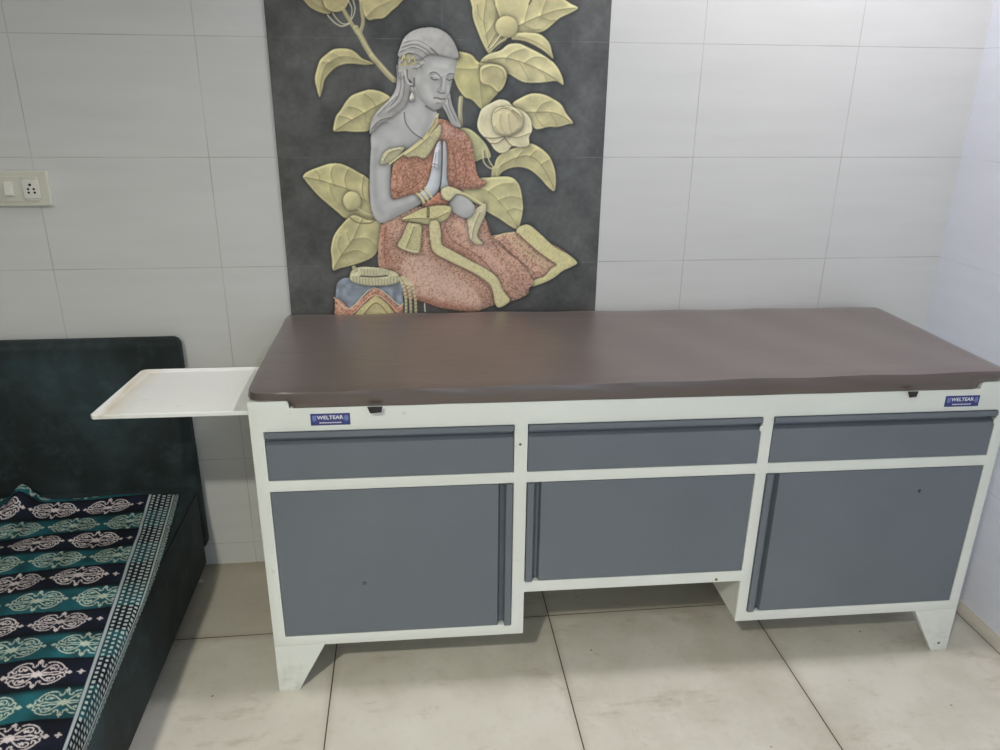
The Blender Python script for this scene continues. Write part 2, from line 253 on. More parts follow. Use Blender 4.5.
# ------------------------------------------------------------ printed picture on the wall tiles
ART = """P|170,158,108|lf|188 2010 212 1956 250 1928 300 1912 330 1916 348 1954 362 2014
S|140,128,85|w=.7,a=.6|210 1992 258 1956 316 1930
P|185,172,118|lf|488 2016 494 1934 508 1896 528 1886 554 1892 600 1898 642 1932 684 1966 718 2022
S|150,138,92|w=.8,a=.6|508 1900 560 1944 644 1982
P|178,165,112|lf|296 2014 294 1972 306 1940 342 1922 382 1926 414 1950 428 2016
S|205,198,165|w=1.1|314 1906 344 1874 382 1856 424 1870
S|205,198,165|w=.9|340 1916 364 1884 394 1866 430 1876
S|205,198,165|w=1|442 1992 454 1946 446 1910 424 1876
S|205,198,165|w=.9|412 1992 438 1942 430 1894
S|60,56,50|w=4.6,a=.55|472 1820 510 1752 560 1686 610 1626 644 1588
S|180,170,120|w=3.4|392 1940 420 1890 458 1828
S|180,170,120|w=3.2|472 1820 492 1876 488 1934 486 1970
S|186,176,126|w=5|454 1848 478 1806 506 1752 544 1694
S|190,180,128|w=5|530 1714 570 1670 610 1626 640 1598
S|212,204,160|w=1.2,a=.7|458 1838 492 1782 530 1720 580 1666 634 1608
P|186,175,120|lf|538 1676 512 1690 478 1704 452 1728 422 1746 382 1750 334 1746 292 1720 260 1692 240 1648 226 1598 234 1544 246 1508 264 1548 278 1594 306 1628 344 1658 392 1674 450 1674 496 1670
S|150,138,92|w=.8,a=.7|518 1680 440 1704 364 1708 294 1672 264 1614 248 1534
S|160,148,100|w=.7,a=.5|364 1708 328 1726
S|160,148,100|w=.7,a=.5|310 1682 268 1682
P|190,180,125|lf|646 1496 626 1506 606 1522 564 1542 512 1550 468 1540 414 1520 382 1490 352 1448 324 1414 310 1372 308 1336 368 1336 436 1332 502 1342 536 1388 590 1436
S|120,108,72|w=.9,a=.7|320 1342 396 1388 484 1434 550 1470 614 1502
S|128,116,78|w=.9,a=.6|408 1394 372 1408 340 1414
S|128,116,78|w=.9,a=.6|474 1430 432 1454 390 1460
S|128,116,78|w=.9,a=.6|538 1466 510 1506 478 1526
S|150,138,95|w=.8,a=.6|474 1430 482 1388 514 1374
P|190,180,125|lf|126 1100 154 1126 222 1152 276 1168 330 1168 382 1148 430 1120 472 1094 504 1050 510 940 522 844 494 846 422 862 344 868 302 902 246 952 200 996 164 1040 136 1078
S|125,113,74|w=1,a=.7|136 1094 216 1078 302 1050 376 1024 450 968
S|130,118,78|w=.8,a=.6|216 1078 208 1116 192 1132
S|130,118,78|w=.8,a=.6|290 1056 278 1110 292 1152
S|130,118,78|w=.8,a=.6|360 1028 352 1088 372 1136
S|150,138,95|w=.8,a=.6|268 1056 276 1002 306 952
S|120,108,72|w=.9,a=.6|456 1098 442 1022 456 968
S|110,98,66|w=.9,a=.6|484 1088 478 996 496 912
P|200,190,135|ball|334 964 348 1002 380 1018 418 1006 434 968 426 930 392 914 354 918
S|150,138,95|w=1.2|380 908 434 884 500 868
S|215,205,160|w=.9|414 924 458 896 502 884
P|192,182,128|lf|368 880 320 836 272 774 250 700 252 642 254 574 294 584 362 600 432 622 490 652 520 702 540 772 538 844 456 862 402 886
S|135,122,82|w=1,a=.7|260 584 310 666 372 744 408 812 434 862
S|140,128,88|w=.8,a=.6|310 666 292 722 306 768
S|140,128,88|w=.8,a=.6|358 728 346 790
S|140,128,88|w=.8,a=.6|316 666 390 688 446 664
S|140,128,88|w=.8,a=.6|376 750 450 756 494 720
S|120,108,72|w=1.4,a=.8|368 874 404 846 466 840 500 850
P|188,178,124|lf|1064 2028 1058 1954 1062 1906 1084 1848 1110 1790 1138 1742 1158 1728 1186 1752 1222 1782 1266 1826 1312 1862 1332 1948 1310 2034
S|140,128,85|w=.9,a=.7|1154 1736 1138 1800 1120 1898 1132 1992
S|150,138,92|w=.8,a=.6|1120 1888 1090 1926 1084 1972
S|150,138,92|w=.8,a=.6|1132 1830 1174 1888 1184 1956
P|192,182,128|lf|1194 2032 1206 1898 1216 1840 1250 1826 1314 1838 1394 1838 1442 1850 1484 1880 1526 1914 1580 1938 1622 1964 1578 1986 1534 2014 1522 2038
S|135,123,82|w=1,a=.7|1238 1842 1324 1882 1418 1922 1514 1952 1604 1964
S|140,128,88|w=.8,a=.6|1334 1886 1348 1940 1364 1998
S|140,128,88|w=.8,a=.6|1424 1922 1434 1960 1448 1998
S|140,128,88|w=.8,a=.6|1324 1882 1378 1858 1420 1858
S|140,128,88|w=.8,a=.6|1418 1922 1468 1904 1500 1904
S|50,46,42|w=1.3,a=.8|1358 1978 1378 2012
P|190,180,126|lf|1282 1836 1356 1842 1420 1834 1470 1796 1488 1746 1496 1712 1450 1746 1400 1774 1336 1798 1270 1802
S|150,138,95|w=.8,a=.6|1302 1822 1378 1804 1450 1766 1490 1726
P|196,185,128|ball|1180 1860 1190 1898 1222 1918 1258 1918 1290 1900 1302 1862 1286 1828 1250 1812 1206 1822
P|196,186,132|lf|1100 1692 1142 1732 1208 1752 1250 1782 1304 1788 1346 1774 1402 1750 1462 1722 1512 1682 1548 1626 1556 1580 1516 1600 1456 1594 1390 1590 1334 1594 1284 1618 1252 1634 1208 1628 1144 1642
S|128,116,78|w=1,a=.7|1142 1702 1228 1714 1326 1694 1426 1656 1504 1616 1550 1586
S|140,128,88|w=.8,a=.6|1240 1714 1282 1744 1336 1760
S|140,128,88|w=.8,a=.6|1338 1690 1392 1720 1446 1716
S|140,128,88|w=.8,a=.6|1304 1700 1338 1654 1362 1614
S|140,128,88|w=.8,a=.6|1414 1660 1448 1636 1460 1606
S|60,56,46|w=1.8,a=.85|1170 1748 1206 1778 1250 1798 1314 1798 1368 1774 1452 1730 1490 1706
S|215,206,165|w=.9|1138 1752 1174 1782 1206 1826
S|215,206,165|w=.9|1148 1742 1196 1786 1238 1812
S|110,100,66|w=.7|1142 1766 1164 1800 1184 1830
S|110,100,66|w=.7|1164 1762 1196 1802 1218 1822
S|215,206,165|w=1.1|1142 1726 1186 1732 1228 1752 1260 1772
P|188,180,118|lf|950 1740 1014 1740 1058 1726 1094 1692 1154 1688 1208 1678 1246 1644 1242 1604 1220 1562 1188 1526 1150 1484 1122 1448 1100 1458 1056 1500 1018 1514 986 1550 966 1590 950 1650
S|150,140,92|w=.9,a=.7|976 1660 1036 1656 1094 1662 1094 1692
S|140,130,82|w=1,a=.6|1094 1682 1100 1602 1106 1526 1116 1464
P|186,174,122|lf|1100 1662 1132 1682 1186 1682 1230 1664 1246 1624 1230 1572 1198 1542 1160 1572 1122 1582 1100 1602
S|130,118,78|w=.9,a=.6|1110 1652 1164 1672 1214 1658 1230 1618
S|150,138,92|w=.8,a=.6|1110 1582 1154 1566 1188 1526
S|186,176,130|w=4.2|996 1510 990 1438 996 1334
S|214,206,165|w=1.3,a=.7|992 1510 986 1438 990 1344
P|180,176,124|lf|990 1354 1044 1350 1100 1308 1140 1260 1162 1200 1118 1194 1066 1178 1056 1248 1012 1302
P|192,182,128|lf|1276 1480 1330 1518 1386 1538 1446 1534 1496 1514 1548 1482 1578 1436 1620 1384 1592 1378 1536 1362 1480 1362 1412 1350 1378 1388 1344 1434
S|130,118,78|w=1,a=.7|1320 1440 1398 1440 1488 1440 1556 1420 1614 1384
S|140,128,88|w=.8,a=.6|1410 1440 1442 1482 1486 1498
S|140,128,88|w=.8,a=.6|1398 1440 1422 1398 1456 1366
S|140,128,88|w=.8,a=.6|1488 1436 1512 1404 1524 1372
P|186,176,122|lf|1196 1200 1256 1238 1324 1260 1380 1276 1444 1248 1496 1200 1526 1128 1534 1062 1526 1012 1490 1034 1442 1084 1384 1130 1326 1146 1270 1140 1224 1118 1196 1086 1180 1140
S|130,118,78|w=1,a=.7|1212 1152 1292 1194 1382 1206 1452 1152 1518 1040
S|140,128,88|w=.8,a=.6|1382 1206 1414 1238
S|140,128,88|w=.8,a=.6|1446 1162 1484 1184
S|140,128,88|w=.8,a=.6|1302 1194 1336 1232
S|205,196,150|w=1.2|1112 1238 1122 1174 1162 1140 1202 1152
S|205,196,150|w=1.2|1134 1248 1150 1184 1180 1140
S|205,196,150|w=1.2|1240 1194 1208 1152 1180 1136
S|90,84,64|w=.7,a=.8|1122 1238 1134 1178 1168 1152
S|190,182,130|w=4.5|1180 1140 1174 1074
P|214,203,160|lf|1112 1458 1166 1490 1210 1506 1254 1496 1282 1470 1332 1450 1378 1408 1390 1346 1374 1308 1374 1264 1324 1254 1280 1260 1252 1232 1212 1222 1178 1244 1156 1276 1128 1302 1094 1338 1084 1376 1094 1422
S|110,100,72|w=1,a=.8|1122 1308 1166 1302 1212 1308 1234 1312
S|110,100,72|w=1,a=.8|1234 1312 1256 1280 1290 1254
S|110,100,72|w=1,a=.8|1156 1276 1194 1276 1234 1302
S|130,118,82|w=.8,a=.7|1256 1312 1312 1308 1378 1330
P|205,192,145|ball|1166 1386 1172 1438 1204 1464 1254 1470 1304 1454 1338 1414 1334 1360 1294 1324 1240 1312 1188 1334
S|125,112,78|w=.9,a=.7|1178 1438 1220 1460 1266 1450 1310 1408
S|125,112,78|w=.9,a=.7|1210 1470 1266 1460 1316 1428
S|150,136,96|w=.8,a=.6|1178 1366 1212 1328 1268 1324 1312 1356
S|150,136,96|w=.8,a=.5|1210 1428 1210 1376 1234 1334
S|150,136,96|w=.8,a=.5|1254 1428 1260 1376 1272 1334
S|95,84,60|w=.8,a=.7|1276 1450 1298 1434 1322 1414
P|192,184,128|lf|964 1010 1022 1054 1090 1086 1156 1092 1230 1096 1282 1090 1322 1052 1340 990 1348 918 1338 850 1322 798 1274 816 1216 856 1146 896 1090 936 1032 970
S|145,134,90|w=1,a=.6|1044 1032 1134 1020 1214 952 1286 860 1322 804
S|150,140,95|w=.8,a=.5|1146 1014 1214 1052 1282 1058
S|150,140,95|w=.8,a=.5|1204 964 1272 986 1336 974
S|150,140,95|w=.8,a=.5|1256 906 1296 918 1342 906
P|196,150,124|cloth|1148 736 1216 770 1298 780 1374 826 1482 732 1572 684 1678 598 1606 564 1536 510 1460 476 1400 458 1388 410 1310 374 1220 358 1100 500
P|205,195,135|gold|1310 786 1374 826 1450 772 1542 690 1622 648 1678 598 1648 574 1590 546 1536 504 1460 470 1400 458 1416 494 1482 518 1522 564 1552 588 1484 632 1406 698
S|208,198,140|w=1.6|1176 746 1228 770 1298 780
S|190,175,120|w=1.3|1286 768 1358 704 1442 638 1516 588
S|120,60,40|w=.8,a=.7|1322 774 1394 704 1472 644 1534 600
S|200,188,130|w=1|1258 758 1336 686 1420 620 1492 566
S|110,50,35|w=.9,a=.6|1206 734 1276 664 1360 592 1422 542
P|194,146,122|cloth|550 844 522 742 512 616 532 546 608 472 658 406 716 392 792 366 862 340 934 326 1030 312 1100 316 1160 340 1280 368 1364 398 1394 446 1416 494 1336 604 1246 676 1176 746 1140 840 1100 920 1044 948 958 948 874 938 760 932 648 900
P|204,164,142|cloth2|636 614 754 670 868 610 994 526 1088 440 1124 366 1088 324 1006 318 910 340 816 372 734 398 678 448
B|228,190,172|w=16,a=.30|750 536 866 492 994 416
B|150,80,60|w=9,a=.35|550 450 688 410 864 358 1042 330
B|150,80,60|w=9,a=.30|554 810 560 684 578 568
B|226,186,168|w=10,a=.30|986 840 1078 724 1218 570
B|150,80,60|w=6,a=.35|870 784 926 704 1042 644
S|140,72,52|w=1.3,a=.55|900 824 938 738 1042 678 1130 606 1196 522
S|140,72,52|w=1.2,a=.5|566 822 550 714 556 616
S|225,170,145|w=4,a=.4|958 842 1042 748 1160 642 1266 532
S|120,60,44|w=1.2,a=.5|1140 840 1170 736 1218 664
P|200,190,150|gold|1032 874 1124 948 1134 896 1106 828 1084 760 1118 718 1078 714 1042 748 1032 812
S|130,118,85|w=.8,a=.7|1100 896 1066 818 1054 748
P|178,178,176|skin|506 1322 536 1384 592 1446 656 1482 700 1508 712 1558 766 1574 840 1508 860 1458 870 1396 842 1348 792 1296 726 1258 658 1226 614 1200 606 1130 602 1034 606 978 656 984 734 1004 786 1026 806 988 760 944 676 900 600 862 544 840 506 868 486 934 486 1050 492 1158 502 1248
P|178,178,176|skin|908 1032 958 1004 1010 986 1054 954 1072 920 1054 880 1014 864 958 892 918 932 886 982
P|182,122,96|cloth|618 1158 658 1194 724 1242 792 1296 848 1354 864 1400 914 1396 962 1364 1006 1338 1044 1296 1062 1244 1072 1174 1090 1098 1134 1058 1090 1030 988 1020 930 966 902 926 788 926 766 966 728 1000 650 978 606 978 602 1050
P|200,146,126|cloth2|870 1374 914 1390 962 1360 1006 1334 1040 1292 990 1290 934 1290 890 1280 858 1290
S|226,160,130|w=2,a=.35|712 1194 666 1130 652 1054
S|120,52,36|w=1.4,a=.5|612 1022 678 1010 764 1066 810 1130
S|208,150,110|w=1.6,a=.6|650 1000 730 1032 786 1086 822 1162
S|140,66,46|w=1.5,a=.45|944 1238 966 1130 942 1032
S|140,66,46|w=1.2,a=.45|1006 1248 1022 1140 1010 1054
P|196,188,138|gold|680 1222 758 1274 836 1332 880 1374 886 1332 858 1280 824 1226 790 1194 746 1206 702 1200
B|140,140,140|w=7,a=.35|528 1238 512 1104 516 968 546 900
B|205,205,203|w=9,a=.35|572 1238 556 1104 562 994
B|140,140,140|w=6,a=.4|602 878 676 916 762 966
B|205,205,203|w=8,a=.4|622 1404 676 1436 730 1394
B|140,140,140|w=7,a=.4|818 1468 826 1406 804 1344
P|188,182,140|gold|548 1174 572 1226 616 1248 682 1254 664 1222 614 1184 568 1162
S|100,92,64|w=.8,a=.7|570 1184 604 1226 660 1242
S|210,198,140|w=2|602 1168 670 1216 748 1270 814 1322 858 1374 866 1416
S|140,120,76|w=.8,a=.7|612 1158 680 1206 758 1258 824 1312
P|190,195,200|skin|784 966 750 1000 786 1026 820 1098 838 1184 852 1248 868 1280 884 1280 888 1184 882 1086 864 1020 828 982
P|182,186,190|skin|896 1280 912 1270 916 1184 914 1086 930 1026 914 992 880 1010 880 1064 888 1158
S|50,48,50|w=1,a=.8|890 1258 888 1158 880 1064 870 1032
S|120,122,126|w=.7,a=.7|856 1226 844 1152
S|120,122,126|w=.7,a=.6|872 1238 866 1152
S|110,104,100|w=.7,a=.7|838 1152 860 1142
S|110,104,100|w=.7,a=.7|838 1168 860 1162
P|184,116,88|cloth|794 950 828 976 868 1010 896 988 918 942 872 926 794 926
S|215,203,140|w=2.2|746 1004 768 982 784 954
S|215,203,140|w=1.8|768 1022 790 994 806 966
S|215,203,140|w=1.6|790 1038 812 1010 828 982
S|110,98,62|w=.6|756 1016 778 988 794 960
S|110,98,62|w=.6|780 1032 802 1000 818 972
P|210,202,150|gold|880 1020 914 1042 960 1032 998 1010 964 998 930 966 908 966 886 988
S|210,200,145|w=2.4|964 1010 1020 998 1078 964 1124 936
P|198,188,130|gold|656 860 714 894 788 926 874 938 936 926 924 876 894 852 826 830 730 844
S|120,108,72|w=.8,a=.8|668 860 748 866 838 864 918 898
S|90,80,52|w=3|806 922 804 876
S|150,138,95|w=1.4|804 916 804 882
P|196,186,132|gold|690 838 712 838 764 826 762 752 748 670 696 672 628 708 654 764
S|120,108,72|w=.8,a=.8|724 820 698 752 674 696
S|214,205,160|w=1.6,a=.8|634 712 690 684 742 676
P|206,196,142|gold|814 842 860 848 876 784 880 716 938 680 1042 620 1130 572 1202 516 1238 436 1280 374 1220 332 1190 358 1166 462 1088 530 984 586 868 646 822 682 812 750
S|120,70,48|w=1,a=.6|812 740 828 676 890 628 996 574 1088 518 1154 450 1184 358
P|172,170,166|hairp|932 1540 948 1478 974 1416 996 1360 946 1374 914 1436 894 1478
S|90,84,80|w=.9,a=.7|926 1508 936 1458 968 1396
S|90,84,80|w=.9,a=.6|910 1478 936 1416
P|168,165,161|hairp|658 1676 656 1622 648 1558 616 1506 576 1470 538 1434 508 1384 500 1322 546 1368 612 1404 666 1440 700 1476 722 1538 714 1618
P|172,169,163|hairp|664 1666 670 1716 678 1756 700 1804 742 1838 806 1856 874 1854 930 1826 962 1788 982 1740 982 1710 912 1700 834 1708 800 1658 756 1578 724 1598 694 1618 672 1608
P|174,172,168|face|802 1712 844 1728 898 1718 966 1710 972 1670 962 1626 948 1590 938 1550 926 1514 904 1478 872 1452 834 1458 796 1482 764 1512 744 1548 746 1598 768 1658
P|172,169,163|hairp|666 1716 678 1760 700 1804 742 1838 806 1856 874 1854 930 1826 962 1788 982 1740 982 1710 940 1714 886 1724 834 1728 802 1712 760 1698 708 1706
S|105,100,96|w=.9,a=.8|676 1736 730 1760 782 1752 824 1722
S|105,100,96|w=.9,a=.8|688 1760 752 1776 804 1756 844 1728
S|105,100,96|w=.9,a=.8|682 1716 728 1732 770 1722 802 1698
S|70,66,64|w=.9,a=.8|834 1762 856 1742 876 1728
S|120,115,110|w=.8,a=.7|700 1784 762 1796 814 1776 856 1748
S|205,202,198|w=1,a=.7|698 1750 750 1766 814 1742
S|205,202,198|w=1,a=.6|710 1774 772 1786 834 1758
S|110,104,100|w=.9,a=.7|754 1688 780 1678 784 1658
S|95,90,86|w=1,a=.7|742 1658 768 1658 796 1678
S|105,98,98|w=.9,a=.7|674 1638 676 1578 658 1516 614 1466
S|105,98,98|w=.9,a=.6|694 1618 692 1548 668 1486 602 1436
S|105,98,98|w=.8,a=.6|648 1516 604 1476 548 1424
S|205,202,200|w=1,a=.6|684 1628 680 1558 658 1496 592 1446
S|80,74,70|w=.8,a=.7|512 1352 558 1394 622 1410
S|80,74,70|w=.7,a=.6|522 1332 562 1374 600 1384
S|85,80,78|w=1.6,a=.8|710 1648 710 1608 724 1578 746 1568 746 1608
S|200,196,190|w=2|700 1642 704 1608 718 1582 734 1578
S|200,188,120|w=1.4|686 1696 696 1722 706 1686 718 1722 728 1688 744 1716 754 1692
S|196,180,110|w=1.6|674 1672 706 1678 738 1678 760 1688
S|120,104,60|w=.8|680 1682 702 1702 716 1678 738 1702
S|80,66,44|w=.8,a=.8|708 1726 724 1732 740 1726
S|210,204,190|w=.9|734 1562 734 1538
P|205,200,185|ball|734 1538 746 1512 738 1498 722 1498 720 1512
S|90,84,76|w=.6|716 1492 732 1488 748 1498
B|140,137,134|w=4,a=.45|832 1624 852 1614 880 1614
B|140,137,134|w=3.4,a=.45|922 1614 938 1610 954 1616
B|142,139,136|w=3.2,a=.45|888 1600 882 1570 872 1544
B|145,142,140|w=4,a=.4|840 1472 872 1462 898 1472
B|150,147,145|w=6,a=.45|766 1568 776 1518 812 1478
B|205,203,200|w=6,a=.45|814 1568 824 1538 834 1508
B|205,203,200|w=5,a=.5|854 1678 886 1674 918 1670
B|208,206,204|w=2.4,a=.5|928 1570 926 1540
B|200,198,194|w=8,a=.5|752 1804 804 1824 868 1816
B|145,142,138|w=5,a=.4|952 1768 962 1740 950 1720
S|95,92,90|w=1,a=.9|832 1634 848 1640 870 1634 888 1614
S|80,76,76|w=1.1,a=.9|836 1612 852 1602 872 1604
S|215,213,210|w=1.2,a=.6|848 1620 864 1622 880 1612
S|95,92,90|w=.9,a=.9|922 1624 938 1634 958 1632
S|80,76,76|w=1,a=.9|920 1608 932 1600 952 1606
S|120,117,116|w=1,a=.6|890 1614 892 1590 884 1564
S|215,213,211|w=1.4,a=.6|904 1610 904 1580 900 1554
S|100,96,96|w=1.2,a=.8|872 1542 888 1534 910 1536
S|90,74,74|w=1.3,a=.85|850 1510 872 1510 888 1504 908 1506
S|190,176,174|w=1.1,a=.7|862 1500 882 1494 900 1496
S|115,105,105|w=.9,a=.7|862 1486 882 1484
S|140,138,138|w=1.6,a=.5|756 1568 776 1518 812 1478
S|75,70,68|w=2,a=.6|806 1468 850 1444 888 1452
S|60,56,54|w=.9,a=.85|688 1436 692 1390 712 1354 744 1322 786 1298
S|214,198,130|w=2.2|870 1426 848 1384 826 1344 792 1302
S|130,108,62|w=.7|860 1410 842 1374 814 1332
P|136,146,160|blue|264 456 272 496 296 520 336 530 490 528 610 514 644 484 646 400 642 266 506 256 332 260 246 274 252 366
Q|200,135,112|cloth|254 402 278 408 336 340 374 376 488 468 538 438 616 352 646 364 642 278 246 286
Q|200,186,130|gold|332 272 406 356 492 426 558 366 624 266
S|220,210,165|w=1.1|250 414 336 346 482 468 616 364 646 370
S|220,190,150|w=1|258 372 334 304 486 428 614 316
S|120,78,52|w=.8|404 296 490 378 566 292
S|214,202,160|w=1|278 316 316 286
P|198,192,152|gold|348 542 368 578 424 592 522 584 600 562 628 538 628 502 574 482 470 478 392 492 352 512
S|70,64,50|w=1.5,a=.85|410 538 484 532 560 538
S|120,112,82|w=.55,a=.6|364 536 366 488
S|120,112,82|w=.55,a=.6|382 536 382 488
S|120,112,82|w=.55,a=.6|400 536 400 488
S|120,112,82|w=.55,a=.6|418 520 418 488
S|120,112,82|w=.55,a=.6|434 520 436 488
S|120,112,82|w=.55,a=.6|452 520 454 488
S|120,112,82|w=.55,a=.6|470 520 472 488
S|120,112,82|w=.55,a=.6|488 520 490 486
S|120,112,82|w=.55,a=.6|506 520 508 486
S|120,112,82|w=.55,a=.6|524 518 526 486
S|120,112,82|w=.55,a=.6|542 518 542 486
S|120,112,82|w=.55,a=.6|560 518 560 486
S|120,112,82|w=.55,a=.6|578 532 578 486
S|120,112,82|w=.55,a=.6|596 532 596 484
S|120,112,82|w=.55,a=.6|614 532 614 484
S|120,112,82|w=.5,a=.5|412 580 414 554
S|120,112,82|w=.5,a=.5|430 580 430 552
S|120,112,82|w=.5,a=.5|446 578 448 552
S|120,112,82|w=.5,a=.5|464 578 464 552
S|120,112,82|w=.5,a=.5|482 578 482 552
S|120,112,82|w=.5,a=.5|498 578 498 552
S|120,112,82|w=.5,a=.5|516 578 516 552
S|120,112,82|w=.5,a=.5|532 578 534 552
S|120,112,82|w=.5,a=.5|550 578 550 550
S|120,112,82|w=.5,a=.5|566 578 568 550
S|198,190,145|w=2.6|634 520 654 460 664 388 660 264
S|198,190,145|w=2.6|646 526 678 472 690 398 690 264
S|198,190,145|w=2.6|656 526 696 476 718 404 720 264
S|110,100,70|w=.7,a=.7|644 484 656 488
S|110,100,70|w=.7,a=.7|648 462 660 466
S|110,100,70|w=.7,a=.7|652 440 664 446
S|110,100,70|w=.7,a=.7|654 418 668 424
S|110,100,70|w=.7,a=.7|658 398 672 402
S|110,100,70|w=.7,a=.7|658 376 670 380
S|110,100,70|w=.7,a=.7|658 354 670 358
S|110,100,70|w=.7,a=.7|656 332 670 336
S|110,100,70|w=.7,a=.7|656 310 668 314
S|110,100,70|w=.7,a=.7|666 476 680 480
S|110,100,70|w=.7,a=.7|672 454 684 460
S|110,100,70|w=.7,a=.7|678 432 690 438
S|110,100,70|w=.7,a=.7|682 412 696 416
S|110,100,70|w=.7,a=.7|688 390 700 394
S|110,100,70|w=.7,a=.7|686 368 700 372
S|110,100,70|w=.7,a=.7|686 346 700 350
S|110,100,70|w=.7,a=.7|686 324 698 328
S|110,100,70|w=.7,a=.7|684 302 698 306
S|110,100,70|w=.7,a=.7|690 468 702 474
S|110,100,70|w=.7,a=.7|696 446 710 452
S|110,100,70|w=.7,a=.7|704 426 716 430
S|110,100,70|w=.7,a=.7|710 404 722 408
S|110,100,70|w=.7,a=.7|716 382 730 386
S|110,100,70|w=.7,a=.7|716 360 728 364
S|110,100,70|w=.7,a=.7|716 338 728 342
S|110,100,70|w=.7,a=.7|714 316 728 320
S|110,100,70|w=.7,a=.7|714 294 728 298
S|190,182,135|w=4|374 588 384 572
S|225,222,215|w=1.1|772 366 774 318
"""

def crom(P, closed, k=4):
    P = np.asarray(P, float); n = len(P); out = []
    rng = range(n) if closed else range(n-1)
    for i in rng:
        if closed: p0, p1, p2, p3 = P[i-1], P[i], P[(i+1) % n], P[(i+2) % n]
        else: p0, p1, p2, p3 = P[max(i-1, 0)], P[i], P[i+1], P[min(i+2, n-1)]
        for j in range(k):
            t = j/k
            out.append(0.5*((2*p1)+(p2-p0)*t+(2*p0-5*p1+4*p2-p3)*t*t+(3*p1-p0-3*p2+p3)*t**3))
    if not closed: out.append(P[-1])
    return np.array(out)

def seg_dist(X, Z, P, closed):
    """distance, inside flag and direction to the nearest outline point"""
    best = np.full(X.shape, 1e18); gx = np.zeros(X.shape); gz = np.zeros(X.shape); ins = np.zeros(X.shape, bool)
    n = len(P)
    for i in range(n if closed else n-1):
        a = P[i]; b = P[(i+1) % n]; d = b-a; L = d@d+1e-12
        t = np.clip(((X-a[0])*d[0]+(Z-a[1])*d[1])/L, 0, 1)
        ex = X-(a[0]+t*d[0]); ez = Z-(a[1]+t*d[1]); q = ex*ex+ez*ez
        m = q < best; best[m] = q[m]; gx[m] = ex[m]; gz[m] = ez[m]
        if closed and a[1] != b[1]:
            c = (Z < a[1]) != (Z < b[1])
            ins ^= c & (X < a[0]+(Z-a[1])/(b[1]-a[1])*d[0])
    dd = np.sqrt(best); s = np.where(dd > 1e-9, 1/np.maximum(dd, 1e-9), 0)
    return dd, ins, gx*s, gz*s

RN = np.random.RandomState(7)
LAT = RN.rand(256, 256)
def vnoise(X, Z, s):
    x = X/s; z = Z/s; xi = np.floor(x).astype(int); zi = np.floor(z).astype(int); fx = x-xi; fz = z-zi
    fx = fx*fx*(3-2*fx); fz = fz*fz*(3-2*fz); g = lambda a, b: LAT[a % 256, b % 256]
    return (g(xi, zi)*(1-fx)+g(xi+1, zi)*fx)*(1-fz)+(g(xi, zi+1)*(1-fx)+g(xi+1, zi+1)*fx)*fz
def sm(x, a, b):
    t = np.clip((x-a)/(b-a), 0, 1); return t*t*(3-2*t)

